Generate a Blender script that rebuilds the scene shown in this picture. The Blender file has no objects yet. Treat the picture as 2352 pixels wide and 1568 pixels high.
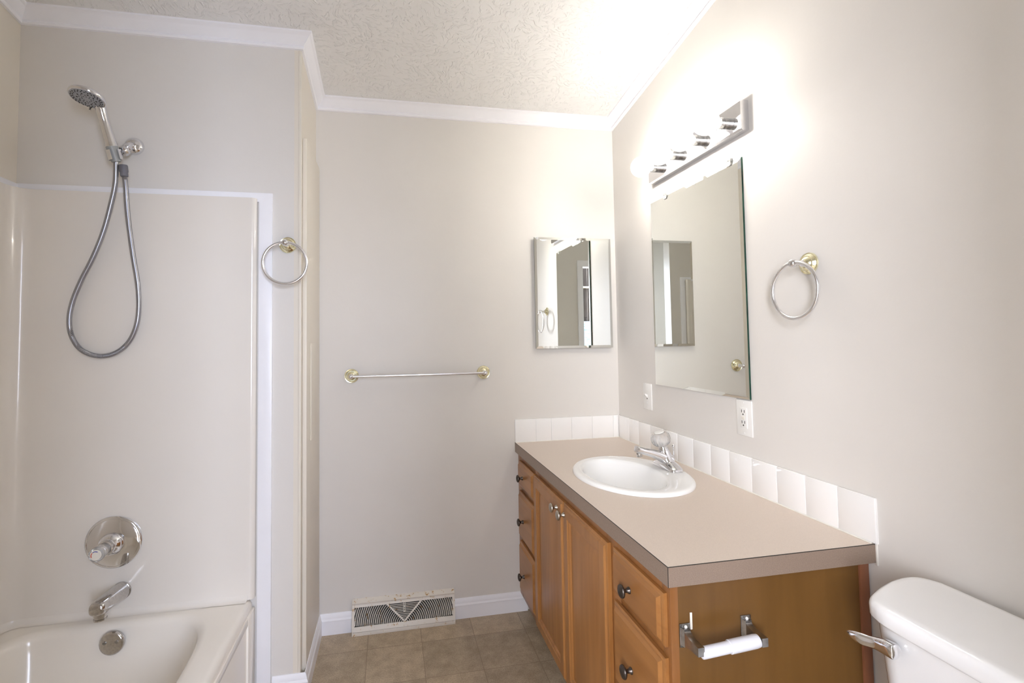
import bpy, bmesh, math, random
from mathutils import Vector, Matrix
random.seed(4)
scene = bpy.context.scene
COL = scene.collection
PI = math.pi

# ------------------------------------------------------------------ camera
cam_d = bpy.data.cameras.new('camera')
cam = bpy.data.objects.new('camera', cam_d)
COL.objects.link(cam)
right = Vector((0.98156465, -0.19058793, -0.01439045))
up = Vector((0.00585578, -0.04526848, 0.99895769))
fwd = Vector((0.19104071, 0.98062582, 0.0433179))
cam.matrix_world = Matrix(((right.x, up.x, -fwd.x, 0), (right.y, up.y, -fwd.y, 0),
                           (right.z, up.z, -fwd.z, 1.2997), (0, 0, 0, 1)))
cam_d.sensor_fit = 'HORIZONTAL'
cam_d.sensor_width = 36
cam_d.lens = 36 * 1126.712 / 2352
cam_d.shift_x = (1176 - 1114.858) / 2352
cam_d.shift_y = (729.33 - 784) / 2352
cam_d.clip_start = 0.02
scene.camera = cam

# ------------------------------------------------------------------ colour management, world, daylight
scene.view_settings.view_transform = 'Standard'
scene.view_settings.look = 'None'
scene.view_settings.gamma = 1
scene.view_settings.use_curve_mapping = False
scene.view_settings.exposure = 1.18
cy = scene.cycles
cy.use_denoising = True
cy.max_bounces = 16
cy.diffuse_bounces = 8
cy.glossy_bounces = 8
cy.transmission_bounces = 10
cy.caustics_reflective = False
cy.caustics_refractive = False
cy.sample_clamp_indirect = 6

BULB = 100.0
W = bpy.data.worlds.new('world')
scene.world = W
W.use_nodes = True
W.node_tree.nodes['Background'].inputs[0].default_value = (0.6, 0.75, 1, 1)
W.node_tree.nodes['Background'].inputs[1].default_value = 0.3


def area(name, loc, target, sx, sy, power, color):
    l = bpy.data.lights.new(name, 'AREA')
    l.shape = 'RECTANGLE'
    l.size, l.size_y, l.energy, l.color = sx, sy, power, color
    o = bpy.data.objects.new(name, l)
    o.location = loc
    o.rotation_euler = (Vector(target) - Vector(loc)).to_track_quat('-Z', 'Y').to_euler()
    COL.objects.link(o)
    return o


# daylight from the bedroom window behind the camera, coming in through the open doorway
area('bedroom_window_daylight', (0.75, -1.85, 1.6), (-0.2, 1.9, 1.7), 1.3, 1.7, 70, (0.69, 0.78, 1.0))
area('bedroom_side_fill', (-1.10, -1.9, 1.6), (1.0, 1.4, 1.5), 0.5, 1.8, 64, (0.89, 0.91, 1.0))  # fill lamp added to even out the right wall; no window behind it

# daylight from the window in the entry nook beside the tub alcove
area('nook_window_daylight', (-1.24, 0.09, 1.55), (0.6, -0.05, 1.35), 0.34, 1.1, 1.6, (0.74, 0.86, 1.0))

# ------------------------------------------------------------------ materials


def mat(name, color, rough=0.5, metal=0.0, var=0.0, vscale=8.0, bump=0.0, bscale=60.0, stretch=(1, 1, 1),
        spec=0.5, trans=0.0, ior=1.45, coat=0.0, emit=0.0):
    m = bpy.data.materials.new(name)
    m.use_nodes = True
    nt = m.node_tree
    b = nt.nodes['Principled BSDF']
    b.inputs['Base Color'].default_value = (*color, 1)
    b.inputs['Roughness'].default_value = rough
    b.inputs['Metallic'].default_value = metal
    b.inputs['Specular IOR Level'].default_value = spec
    b.inputs['Transmission Weight'].default_value = trans
    b.inputs['IOR'].default_value = ior
    b.inputs['Coat Weight'].default_value = coat
    if emit:
        b.inputs['Emission Color'].default_value = (*color, 1)
        b.inputs['Emission Strength'].default_value = emit
    tc = nt.nodes.new('ShaderNodeTexCoord')
    mp = nt.nodes.new('ShaderNodeMapping')
    mp.inputs['Scale'].default_value = stretch
    nt.links.new(tc.outputs['Object'], mp.inputs['Vector'])
    if var:
        n = nt.nodes.new('ShaderNodeTexNoise')
        n.inputs['Scale'].default_value = vscale
        n.inputs['Detail'].default_value = 6
        nt.links.new(mp.outputs[0], n.inputs['Vector'])
        r = nt.nodes.new('ShaderNodeValToRGB')
        r.color_ramp.elements[0].position = 0.3
        r.color_ramp.elements[1].position = 0.7
        r.color_ramp.elements[0].color = (*[c * (1 - var) for c in color], 1)
        r.color_ramp.elements[1].color = (*[min(1, c * (1 + var)) for c in color], 1)
        nt.links.new(n.outputs['Fac'], r.inputs['Fac'])
        nt.links.new(r.outputs['Color'], b.inputs['Base Color'])
    if bump:
        n2 = nt.nodes.new('ShaderNodeTexNoise')
        n2.inputs['Scale'].default_value = bscale
        n2.inputs['Detail'].default_value = 3
        nt.links.new(mp.outputs[0], n2.inputs['Vector'])
        bp = nt.nodes.new('ShaderNodeBump')
        bp.inputs['Strength'].default_value = bump
        bp.inputs['Distance'].default_value = 0.002
        nt.links.new(n2.outputs['Fac'], bp.inputs['Height'])
        nt.links.new(bp.outputs['Normal'], b.inputs['Normal'])
    return m


M = {}
M['wall'] = mat('greige_wall_paint', (0.705, 0.678, 0.638), 0.42, var=0.012, vscale=5, bump=0.10, bscale=90, spec=0.4)
M['warm_lit'] = mat('warm_lit_wall_paint', (0.74, 0.69, 0.60), 0.4, var=0.012, vscale=5, bump=0.08, bscale=60, spec=0.4)  # same paint as the other walls, warm lamp light put into the colour
M['trim'] = mat('white_trim_paint', (0.85, 0.85, 0.88), 0.35, var=0.01, vscale=14, bump=0.06, bscale=120)
M['fiberglass'] = mat('almond_fiberglass', (0.745, 0.705, 0.645), 0.18, var=0.012, vscale=3, coat=0.3)
M['tub'] = mat('tub_enamel', (0.81, 0.765, 0.69), 0.16, var=0.012, vscale=3, coat=0.3)
M['china'] = mat('white_vitreous_china', (0.86, 0.86, 0.85), 0.10, var=0.006, vscale=4, coat=0.4)
M['toilet'] = mat('toilet_china', (0.80, 0.80, 0.80), 0.12, var=0.006, vscale=4, coat=0.4)
M['chrome'] = mat('chrome', (0.80, 0.80, 0.82), 0.07, 1.0, var=0.02, vscale=20)
M['worn_chrome'] = mat('worn_chrome', (0.42, 0.42, 0.42), 0.25, 1.0, var=0.35, vscale=45)
M['spotted_chrome'] = mat('water_spotted_chrome', (0.56, 0.54, 0.52), 0.13, 1.0, var=0.14, vscale=160)
M['satin'] = mat('satin_aluminium', (0.86, 0.86, 0.88), 0.22, 1.0, var=0.03, vscale=30)
M['brass'] = mat('polished_brass', (0.93, 0.87, 0.62), 0.14, 1.0, var=0.12, vscale=50)
M['nickel'] = mat('satin_nickel', (0.50, 0.46, 0.40), 0.28, 1.0, var=0.05, vscale=40)
M['bronze'] = mat('dark_bronze', (0.10, 0.085, 0.075), 0.30, 0.9, var=0.25, vscale=60)
M['mirror'] = mat('mirror_silver', (0.90, 0.92, 0.89), 0.0, 1.0, var=0.004, vscale=3)
M['glass_edge'] = mat('green_mirror_edge', (0.012, 0.05, 0.033), 0.15, 0.3, var=0.8, vscale=14)
M['white_plastic'] = mat('white_plastic', (0.80, 0.79, 0.76), 0.3, var=0.01, vscale=30)
M['ivory_plastic'] = mat('ivory_plastic', (0.78, 0.74, 0.66), 0.3, var=0.01, vscale=30)
M['bluish_plastic'] = mat('roller_plastic', (0.72, 0.73, 0.78), 0.35, var=0.02, vscale=30)
M['clear'] = mat('clear_acrylic', (0.98, 0.97, 0.95), 0.04, trans=0.72, ior=1.42, var=0.004)
M['dark'] = mat('dark_slot', (0.02, 0.018, 0.015), 0.6, var=0.2, vscale=30)
M['grey_rubber'] = mat('grey_rubber', (0.13, 0.13, 0.15), 0.5, var=0.05, vscale=40)
M['grey_plastic'] = mat('grey_plastic', (0.30, 0.31, 0.30), 0.4, var=0.05, vscale=40)
M['spray_face'] = mat('grey_spray_plate', (0.36, 0.37, 0.39), 0.35, 0.2, var=0.04, vscale=60)
M['tile'] = mat('white_glazed_tile', (0.84, 0.83, 0.81), 0.12, var=0.01, vscale=10, coat=0.3)
M['grout'] = mat('white_grout', (0.80, 0.79, 0.77), 0.8, var=0.06, vscale=60)
M['caulk'] = mat('white_caulk', (0.76, 0.74, 0.68), 0.5, var=0.06, vscale=40)
M['counter'] = mat('beige_laminate', (0.635, 0.54, 0.46), 0.38, var=0.05, vscale=420, bump=0.04, bscale=300)
M['bulb_core'] = mat('lit_bulb_core', (1.0, 0.95, 0.87), 0.3, emit=BULB)
M['red'] = mat('red_mark', (0.55, 0.06, 0.03), 0.4, var=0.02)
M['blue'] = mat('blue_mark', (0.05, 0.06, 0.30), 0.4, var=0.02)
M['curtain'] = mat('dark_curtain', (0.06, 0.05, 0.045), 0.9, var=0.3, vscale=14, stretch=(8, 8, 0.4))
M['sky_pane'] = mat('daylit_pane', (0.35, 0.55, 0.62), 0.4, var=0.5, vscale=22, emit=0.10)
M['blind'] = mat('blind_slat', (0.45, 0.55, 0.62), 0.5, var=0.05)
M['lampglass'] = mat('lit_lamp_glass', (1.0, 0.95, 0.85), 0.4, emit=1.2)


def wood(name, c1, c2, axis='z', scale=1.0, rough=0.32):
    m = bpy.data.materials.new(name)
    m.use_nodes = True
    nt = m.node_tree
    b = nt.nodes['Principled BSDF']
    b.inputs['Roughness'].default_value = rough
    b.inputs['Coat Weight'].default_value = 0.12
    b.inputs['Coat Roughness'].default_value = 0.25
    tc = nt.nodes.new('ShaderNodeTexCoord')
    mp = nt.nodes.new('ShaderNodeMapping')
    s = {'z': (22, 22, 1.6), 'y': (22, 1.6, 22), 'x': (1.6, 22, 22)}[axis]
    mp.inputs['Scale'].default_value = [q * scale for q in s]
    nt.links.new(tc.outputs['Object'], mp.inputs['Vector'])
    n = nt.nodes.new('ShaderNodeTexNoise')
    n.inputs['Scale'].default_value = 1.3
    n.inputs['Detail'].default_value = 8
    n.inputs['Distortion'].default_value = 0.6
    nt.links.new(mp.outputs[0], n.inputs['Vector'])
    n2 = nt.nodes.new('ShaderNodeTexNoise')
    n2.inputs['Scale'].default_value = 3.0
    n2.inputs['Detail'].default_value = 3
    nt.links.new(tc.outputs['Object'], n2.inputs['Vector'])
    mx = nt.nodes.new('ShaderNodeMath')
    mx.operation = 'MULTIPLY_ADD'
    mx.inputs[1].default_value = 0.65
    nt.links.new(n.outputs['Fac'], mx.inputs[0])
    mh = nt.nodes.new('ShaderNodeMath')
    mh.operation = 'MULTIPLY'
    mh.inputs[1].default_value = 0.35
    nt.links.new(n2.outputs['Fac'], mh.inputs[0])
    nt.links.new(mh.outputs[0], mx.inputs[2])
    r = nt.nodes.new('ShaderNodeValToRGB')
    r.color_ramp.elements[0].position = 0.32
    r.color_ramp.elements[1].position = 0.70
    r.color_ramp.elements[0].color = (*c1, 1)
    r.color_ramp.elements[1].color = (*c2, 1)
    nt.links.new(mx.outputs[0], r.inputs['Fac'])
    nt.links.new(r.outputs['Color'], b.inputs['Base Color'])
    return m


M['maple'] = wood('honey_maple', (0.245, 0.098, 0.025), (0.40, 0.182, 0.054))
M['maple_h'] = wood('honey_maple_crosswise', (0.245, 0.098, 0.025), (0.40, 0.182, 0.054), 'y')
M['frame'] = wood('gap_shaded_maple_frame', (0.20, 0.078, 0.020), (0.30, 0.125, 0.036))  # maple darkened so its colour carries the shade between doors and drawers
M['veneer'] = wood('brown_end_veneer', (0.125, 0.058, 0.013), (0.162, 0.077, 0.019), rough=0.42)
M['scribe'] = wood('reddish_scribe_strip', (0.22, 0.085, 0.042), (0.28, 0.11, 0.055))


def floor_material():
    m = bpy.data.materials.new('tile_pattern_vinyl')
    m.use_nodes = True
    nt = m.node_tree
    L = nt.links.new
    b = nt.nodes['Principled BSDF']
    b.inputs['Roughness'].default_value = 0.40
    tc = nt.nodes.new('ShaderNodeTexCoord')
    sp = nt.nodes.new('ShaderNodeSeparateXYZ')
    L(tc.outputs['Object'], sp.inputs[0])

    def line(sock, off):
        a = nt.nodes.new('ShaderNodeMath')
        a.operation = 'ADD'
        a.inputs[1].default_value = 0.229 * 20 - off
        L(sock, a.inputs[0])
        d = nt.nodes.new('ShaderNodeMath')
        d.operation = 'DIVIDE'
        d.inputs[1].default_value = 0.229
        L(a.outputs[0], d.inputs[0])
        f = nt.nodes.new('ShaderNodeMath')
        f.operation = 'FRACT'
        L(d.outputs[0], f.inputs[0])
        g = nt.nodes.new('ShaderNodeMath')
        g.operation = 'LESS_THAN'
        g.inputs[1].default_value = 0.011
        L(f.outputs[0], g.inputs[0])
        fl = nt.nodes.new('ShaderNodeMath')
        fl.operation = 'FLOOR'
        L(d.outputs[0], fl.inputs[0])
        return g, fl
    gx, fx = line(sp.outputs['X'], 0.126)
    gy, fy = line(sp.outputs['Y'], 2.184)
    mxl = nt.nodes.new('ShaderNodeMath')
    mxl.operation = 'MAXIMUM'
    L(gx.outputs[0], mxl.inputs[0])
    L(gy.outputs[0], mxl.inputs[1])
    cb = nt.nodes.new('ShaderNodeCombineXYZ')
    L(fx.outputs[0], cb.inputs[0])
    L(fy.outputs[0], cb.inputs[1])
    wn = nt.nodes.new('ShaderNodeTexWhiteNoise')
    L(cb.outputs[0], wn.inputs['Vector'])
    n1 = nt.nodes.new('ShaderNodeTexNoise')
    n1.inputs['Scale'].default_value = 16
    n1.inputs['Detail'].default_value = 10
    n1.inputs['Roughness'].default_value = 0.7
    L(tc.outputs['Object'], n1.inputs['Vector'])
    n2 = nt.nodes.new('ShaderNodeTexNoise')
    n2.inputs['Scale'].default_value = 220
    n2.inputs['Detail'].default_value = 2
    L(tc.outputs['Object'], n2.inputs['Vector'])
    r = nt.nodes.new('ShaderNodeValToRGB')
    r.color_ramp.elements[0].position = 0.33
    r.color_ramp.elements[1].position = 0.70
    r.color_ramp.elements[0].color = (0.35, 0.275, 0.185, 1)
    r.color_ramp.elements[1].color = (0.54, 0.435, 0.305, 1)
    L(n1.outputs['Fac'], r.inputs['Fac'])
    r2 = nt.nodes.new('ShaderNodeValToRGB')
    r2.color_ramp.elements[0].position = 0.30
    r2.color_ramp.elements[1].position = 0.60
    r2.color_ramp.elements[0].color = (0.72, 0.72, 0.72, 1)
    r2.color_ramp.elements[1].color = (1.05, 1.05, 1.05, 1)
    L(n2.outputs['Fac'], r2.inputs['Fac'])
    mu = nt.nodes.new('ShaderNodeMix')
    mu.data_type = 'RGBA'
    mu.blend_type = 'MULTIPLY'
    mu.inputs[0].default_value = 1
    L(r.outputs['Color'], mu.inputs[6])
    L(r2.outputs['Color'], mu.inputs[7])
    hs = nt.nodes.new('ShaderNodeHueSaturation')
    L(mu.outputs[2], hs.inputs['Color'])
    mr = nt.nodes.new('ShaderNodeMapRange')
    mr.inputs['To Min'].default_value = 0.84
    mr.inputs['To Max'].default_value = 1.10
    L(wn.outputs['Value'], mr.inputs['Value'])
    L(mr.outputs[0], hs.inputs['Value'])
    mg = nt.nodes.new('ShaderNodeMix')
    mg.data_type = 'RGBA'
    L(mxl.outputs[0], mg.inputs[0])
    L(hs.outputs['Color'], mg.inputs[6])
    mg.inputs[7].default_value = (0.25, 0.19, 0.13, 1)
    L(mg.outputs[2], b.inputs['Base Color'])
    bp = nt.nodes.new('ShaderNodeBump')
    bp.inputs['Strength'].default_value = 0.4
    bp.inputs['Distance'].default_value = 0.001
    bp.invert = True
    L(mxl.outputs[0], bp.inputs['Height'])
    L(bp.outputs['Normal'], b.inputs['Normal'])
    return m


def ceiling_material():
    m = bpy.data.materials.new('stomped_ceiling_texture')
    m.use_nodes = True
    nt = m.node_tree
    L = nt.links.new
    b = nt.nodes['Principled BSDF']
    b.inputs['Base Color'].default_value = (0.78, 0.775, 0.76, 1)
    b.inputs['Roughness'].default_value = 0.6
    tc = nt.nodes.new('ShaderNodeTexCoord')
    warp = nt.nodes.new('ShaderNodeTexNoise')
    warp.inputs['Scale'].default_value = 9
    warp.inputs['Detail'].default_value = 2
    L(tc.outputs['Object'], warp.inputs['Vector'])
    mixv = nt.nodes.new('ShaderNodeMix')
    mixv.data_type = 'VECTOR'
    mixv.inputs[0].default_value = 0.10
    L(tc.outputs['Object'], mixv.inputs[4])
    L(warp.outputs['Color'], mixv.inputs[5])
    # short slapped brush ridges, one direction per patch
    vor = nt.nodes.new('ShaderNodeTexVoronoi')
    vor.inputs['Scale'].default_value = 15.0
    L(mixv.outputs[1], vor.inputs['Vector'])
    rot = nt.nodes.new('ShaderNodeVectorRotate')
    rot.rotation_type = 'Z_AXIS'
    L(mixv.outputs[1], rot.inputs['Vector'])
    sep = nt.nodes.new('ShaderNodeSeparateColor')
    L(vor.outputs['Color'], sep.inputs[0])
    ang = nt.nodes.new('ShaderNodeMath')
    ang.operation = 'MULTIPLY'
    ang.inputs[1].default_value = 6.28
    L(sep.outputs[0], ang.inputs[0])
    L(ang.outputs[0], rot.inputs['Angle'])
    mp = nt.nodes.new('ShaderNodeMapping')
    mp.inputs['Scale'].default_value = (46, 120, 60)
    L(rot.outputs[0], mp.inputs['Vector'])
    n = nt.nodes.new('ShaderNodeTexNoise')
    n.inputs['Scale'].default_value = 1.0
    n.inputs['Detail'].default_value = 3
    n.inputs['Distortion'].default_value = 0.5
    L(mp.outputs[0], n.inputs['Vector'])
    r = nt.nodes.new('ShaderNodeValToRGB')
    r.color_ramp.elements[0].position = 0.53
    r.color_ramp.elements[1].position = 0.68
    L(n.outputs['Fac'], r.inputs['Fac'])
    bp = nt.nodes.new('ShaderNodeBump')
    bp.inputs['Strength'].default_value = 0.62
    bp.inputs['Distance'].default_value = 0.004
    L(r.outputs['Color'], bp.inputs['Height'])
    L(bp.outputs['Normal'], b.inputs['Normal'])
    return m


def edge_band_material():
    m = mat('brown_laminate_edge', (0.285, 0.215, 0.172), 0.4)
    nt = m.node_tree
    L = nt.links.new
    b = nt.nodes['Principled BSDF']
    tc = nt.nodes.new('ShaderNodeTexCoord')
    n = nt.nodes.new('ShaderNodeTexNoise')
    n.inputs['Scale'].default_value = 800
    n.inputs['Detail'].default_value = 3
    L(tc.outputs['Object'], n.inputs['Vector'])
    r = nt.nodes.new('ShaderNodeValToRGB')
    r.color_ramp.elements[0].position = 0.35
    r.color_ramp.elements[1].position = 0.65
    r.color_ramp.elements[0].color = (0.205, 0.150, 0.114, 1)
    r.color_ramp.elements[1].color = (0.30, 0.226, 0.176, 1)
    L(n.outputs['Fac'], r.inputs['Fac'])
    L(r.outputs['Color'], b.inputs['Base Color'])
    return m


def rusty_white():
    m = mat('rusty_white_enamel', (0.74, 0.71, 0.64), 0.35)
    nt = m.node_tree
    L = nt.links.new
    b = nt.nodes['Principled BSDF']
    tc = nt.nodes.new('ShaderNodeTexCoord')
    n = nt.nodes.new('ShaderNodeTexNoise')
    n.inputs['Scale'].default_value = 44
    n.inputs['Detail'].default_value = 8
    n.inputs['Roughness'].default_value = 0.72
    L(tc.outputs['Object'], n.inputs['Vector'])
    r = nt.nodes.new('ShaderNodeValToRGB')
    r.color_ramp.elements[0].position = 0.575
    r.color_ramp.elements[1].position = 0.68
    r.color_ramp.elements[0].color = (0.72, 0.68, 0.61, 1)
    r.color_ramp.elements[1].color = (0.22, 0.09, 0.02, 1)
    e = r.color_ramp.elements.new(0.62)
    e.color = (0.50, 0.32, 0.13, 1)
    L(n.outputs['Fac'], r.inputs['Fac'])
    L(r.outputs['Color'], b.inputs['Base Color'])
    return m


def hose_material():
    m = mat('ribbed_metal_hose', (0.34, 0.34, 0.36), 0.30, 0.8)
    return m


def bulb_glass():
    m = bpy.data.materials.new('glowing_bulb_glass')
    m.use_nodes = True
    nt = m.node_tree
    nt.nodes.remove(nt.nodes['Principled BSDF'])
    tr = nt.nodes.new('ShaderNodeBsdfTransparent')
    em = nt.nodes.new('ShaderNodeEmission')
    em.inputs[0].default_value = (1.0, 0.97, 0.92, 1)
    em.inputs[1].default_value = 1.6
    mx = nt.nodes.new('ShaderNodeMixShader')
    lw = nt.nodes.new('ShaderNodeLayerWeight')
    lw.inputs['Blend'].default_value = 0.45
    mr = nt.nodes.new('ShaderNodeMapRange')
    mr.inputs['To Min'].default_value = 0.12
    mr.inputs['To Max'].default_value = 0.40
    nt.links.new(lw.outputs['Facing'], mr.inputs['Value'])
    nt.links.new(mr.outputs[0], mx.inputs[0])
    nt.links.new(tr.outputs[0], mx.inputs[1])
    nt.links.new(em.outputs[0], mx.inputs[2])
    nt.links.new(mx.outputs[0], nt.nodes['Material Output'].inputs[0])
    return m


M['bulb'] = bulb_glass()
M['floor'] = floor_material()
M['ceiling'] = ceiling_material()
M['edge'] = edge_band_material()
M['rust'] = rusty_white()
M['hose'] = hose_material()

# ------------------------------------------------------------------ mesh builder


class MB:
    def __init__(s):
        s.bm = bmesh.new()

    def _merge(s, b, mi=0):
        for f in b.faces:
            f.material_index = mi
        me = bpy.data.meshes.new('t')
        b.to_mesh(me)
        b.free()
        s.bm.from_mesh(me)
        bpy.data.meshes.remove(me)
        return s

    def box(s, x0, x1, y0, y1, z0, z1, bev=0.0, seg=2, mi=0):
        b = bmesh.new()
        bmesh.ops.create_cube(b, size=1)
        for v in b.verts:
            v.co = ((x0 + x1) / 2 + v.co.x * (x1 - x0), (y0 + y1) / 2 + v.co.y * (y1 - y0), (z0 + z1) / 2 + v.co.z * (z1 - z0))
        if bev:
            bmesh.ops.bevel(b, geom=b.edges[:], offset=bev, segments=seg, profile=0.5, affect='EDGES')
        return s._merge(b, mi)

    def hexa(s, pts, mi=0):                       # 4 bottom + 4 top corner points
        b = bmesh.new()
        v = [b.verts.new(p) for p in pts]
        for f in ((3, 2, 1, 0), (4, 5, 6, 7), (0, 1, 5, 4), (1, 2, 6, 5), (2, 3, 7, 6), (3, 0, 4, 7)):
            b.faces.new([v[i] for i in f])
        bmesh.ops.recalc_face_normals(b, faces=b.faces[:])
        return s._merge(b, mi)

    def loft(s, rings, cap0=True, cap1=True, closed=True, mi=0, loop=False):
        b = bmesh.new()
        R = [[b.verts.new(p) for p in r] for r in rings]
        n = len(R[0])
        pairs = list(zip(R[:-1], R[1:]))
        if loop:
            pairs.append((R[-1], R[0]))
        for a, c in pairs:
            for i in range(n if closed else n - 1):
                j = (i + 1) % n
                try:
                    b.faces.new((a[i], a[j], c[j], c[i]))
                except ValueError:
                    pass
        if cap0 and not loop:
            b.faces.new(R[0][::-1])
        if cap1 and not loop:
            b.faces.new(R[-1])
        bmesh.ops.remove_doubles(b, verts=b.verts[:], dist=1e-6)
        bmesh.ops.recalc_face_normals(b, faces=b.faces[:])
        return s._merge(b, mi)

    def lathe(s, prof, org=(0, 0, 0), axis=(0, 0, 1), n=32, mi=0, caps=True):
        ax = Vector(axis).normalized()
        q = ax.to_track_quat('Z', 'Y')
        o = Vector(org)
        rings = []
        for r, h in prof:
            r = max(r, 1e-5)
            rings.append([o + q @ Vector((r * math.cos(2 * PI * i / n), r * math.sin(2 * PI * i / n), h)) for i in range(n)])
        return s.loft(rings, caps, caps, True, mi)

    def sphere(s, c, r, mi=0, n=32, scale=(1, 1, 1)):
        b = bmesh.new()
        bmesh.ops.create_uvsphere(b, u_segments=n, v_segments=n // 2, radius=r)
        for v in b.verts:
            v.co = (c[0] + v.co.x * scale[0], c[1] + v.co.y * scale[1], c[2] + v.co.z * scale[2])
        return s._merge(b, mi)

    def tube(s, pts, rad, n=12, mi=0, closed=False):
        pts = [Vector(p) for p in pts]
        N = len(pts)
        rad = rad if isinstance(rad, (list, tuple)) else [rad] * N
        T = []
        for i in range(N):
            if closed:
                d = pts[(i + 1) % N] - pts[i - 1]
            else:
                d = pts[min(i + 1, N - 1)] - pts[max(i - 1, 0)]
            T.append(d.normalized())
        u = T[0].orthogonal().normalized()
        rings = []
        for i in range(N):
            u = (u - T[i] * u.dot(T[i])).normalized()
            w = T[i].cross(u)
            rings.append([pts[i] + (u * math.cos(2 * PI * k / n) + w * math.sin(2 * PI * k / n)) * rad[i] for k in range(n)])
        return s.loft(rings, True, True, True, mi, loop=closed)

    def prism(s, poly, axis, a0, a1, bev=0.0, mi=0):
        def P(p, a):
            return {'x': (a, p[0], p[1]), 'y': (p[0], a, p[1]), 'z': (p[0], p[1], a)}[axis]
        b = bmesh.new()
        A = [b.verts.new(P(p, a0)) for p in poly]
        B = [b.verts.new(P(p, a1)) for p in poly]
        n = len(poly)
        b.faces.new(A[::-1])
        b.faces.new(B)
        for i in range(n):
            j = (i + 1) % n
            b.faces.new((A[i], A[j], B[j], B[i]))
        bmesh.ops.recalc_face_normals(b, faces=b.faces[:])
        if bev:
            bmesh.ops.bevel(b, geom=b.edges[:], offset=bev, segments=2, profile=0.5, affect='EDGES')
        return s._merge(b, mi)

    def build(s, name, mats, parent=None, smooth=35):
        me = bpy.data.meshes.new(name)
        off = Vector((0, 0, 0))
        p = parent
        while p is not None:
            off += p.location
            p = p.parent
        if off.length:
            bmesh.ops.translate(s.bm, verts=s.bm.verts[:], vec=-off)
        s.bm.to_mesh(me)
        s.bm.free()
        for m in (mats if isinstance(mats, (list, tuple)) else [mats]):
            me.materials.append(m)
        for f in me.polygons:
            f.use_smooth = bool(smooth)
        if smooth:
            me.set_sharp_from_angle(angle=math.radians(smooth))
        o = bpy.data.objects.new(name, me)
        COL.objects.link(o)
        if parent is not None:
            o.parent = parent
        return o


def tag(o, label, cat, group=None):
    o['label'] = label
    o['category'] = cat
    o['kind'] = 'thing'
    if group:
        o['group'] = group
    return o


def thing(name, loc, label, cat, group=None):
    o = bpy.data.objects.new(name, None)
    o.empty_display_size = 0.05
    o.location = loc
    COL.objects.link(o)
    return tag(o, label, cat, group)


def struct(o):
    o['kind'] = 'structure'
    return o


def copy_tree(o, parent=None):
    c = o.copy()
    COL.objects.link(c)
    if parent is not None:
        c.parent = parent
    for ch in list(o.children):
        copy_tree(ch, c)
    return c


# ------------------------------------------------------------------ room dimensions
XR, XL, XS = 1.1412, -1.2649, -0.3307
YB, YA, YN = 2.3366, 1.9512, 0.43       # back wall, shower wall, near end of the tub alcove
YF = -0.14                              # wall with the doorway behind the camera
ZC = 0.7962


def zk(y):                              # underside of the crown moulding; the ceiling rises towards the camera
    return 2.3681 + 0.1433 * (YB - y)


def zceil(y):
    return zk(y) + 0.050


# ------------------------------------------------------------------ shell
struct(MB().box(-1.45, 1.26, -2.2, 2.45, -0.06, 0.0).build('floor', M['floor'], smooth=0))
y0, y1 = -0.24, 2.45
struct(MB().hexa([(-1.45, y0, zceil(y0)), (1.26, y0, zceil(y0)), (1.26, y1, zceil(y1)), (-1.45, y1, zceil(y1)),
                  (-1.45, y0, zceil(y0) + .08), (1.26, y0, zceil(y0) + .08), (1.26, y1, zceil(y1) + .08), (-1.45, y1, zceil(y1) + .08)]).build('ceiling', M['ceiling'], smooth=0))


def wall_y(name, x0, x1, ya, yb, mat_, z0=0.0):
    """a wall running along x between ya and yb, its top following the ceiling"""
    return struct(MB().hexa([(x0, ya, z0), (x1, ya, z0), (x1, yb, z0), (x0, yb, z0),
                             (x0, ya, zceil(ya)), (x1, ya, zceil(ya)), (x1, yb, zceil(yb)), (x0, yb, zceil(yb))]).build(name, mat_, smooth=0))


wall_y('wall_back', XS, XR, YB, YB + 0.1, M['wall'])
wall_y('wall_right', XR, XR + 0.1, YF - .1, YB + 0.1, M['wall'])
wall_y('wall_side', XS - 0.025, XS, YA, YB + 0.1, M['warm_lit'])
wall_y('wall_alcove', XL, XS - 0.025, YA, YA + 0.1, M['wall'])
wall_y('wall_left', XL - 0.1, XL, YF - .1, YA + 0.1, M['warm_lit'])
wall_y('wall_partition', XL, XS, YN - 0.1, YN, M['wall'])
DX0, DX1, DZ = -0.42, 0.31, 2.03
m = MB()
for (xa, xb, za, zb) in ((XL, DX0, 0, None), (DX1, XR, 0, None), (DX0, DX1, DZ, None)):
    a, b_ = YF - .1, YF
    m.hexa([(xa, a, za), (xb, a, za), (xb, b_, za), (xa, b_, za),
            (xa, a, zceil(a)), (xb, a, zceil(a)), (xb, b_, zceil(b_)), (xa, b_, zceil(b_))])
struct(m.build('wall_front', M['wall'], smooth=0))
# the bedroom beyond the doorway, glimpsed in the small mirror
BY = -2.1
m = MB()
m.box(-1.45, 1.26, BY - .1, BY, 0, 2.7).box(-1.45, -1.36, BY, YF - .1, 0, 2.7).box(1.17, 1.26, BY, YF - .1, 0, 2.7)
struct(m.build('wall_bedroom', M['wall'], smooth=0))
struct(MB().box(-1.45, 1.26, BY - .1, YF - .1, 2.7, 2.78).build('ceiling_bedroom', M['trim'], smooth=0))

# ---- crown mouldings
CROWN = [(0, 0), (.009, 0), (.012, .004), (.012, .010), (.009, .014), (.013, .017), (.022, .024), (.032, .036), (.036, .040), (.041, .041), (.045, .044), (.045, .051), (0, .051)]


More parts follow.
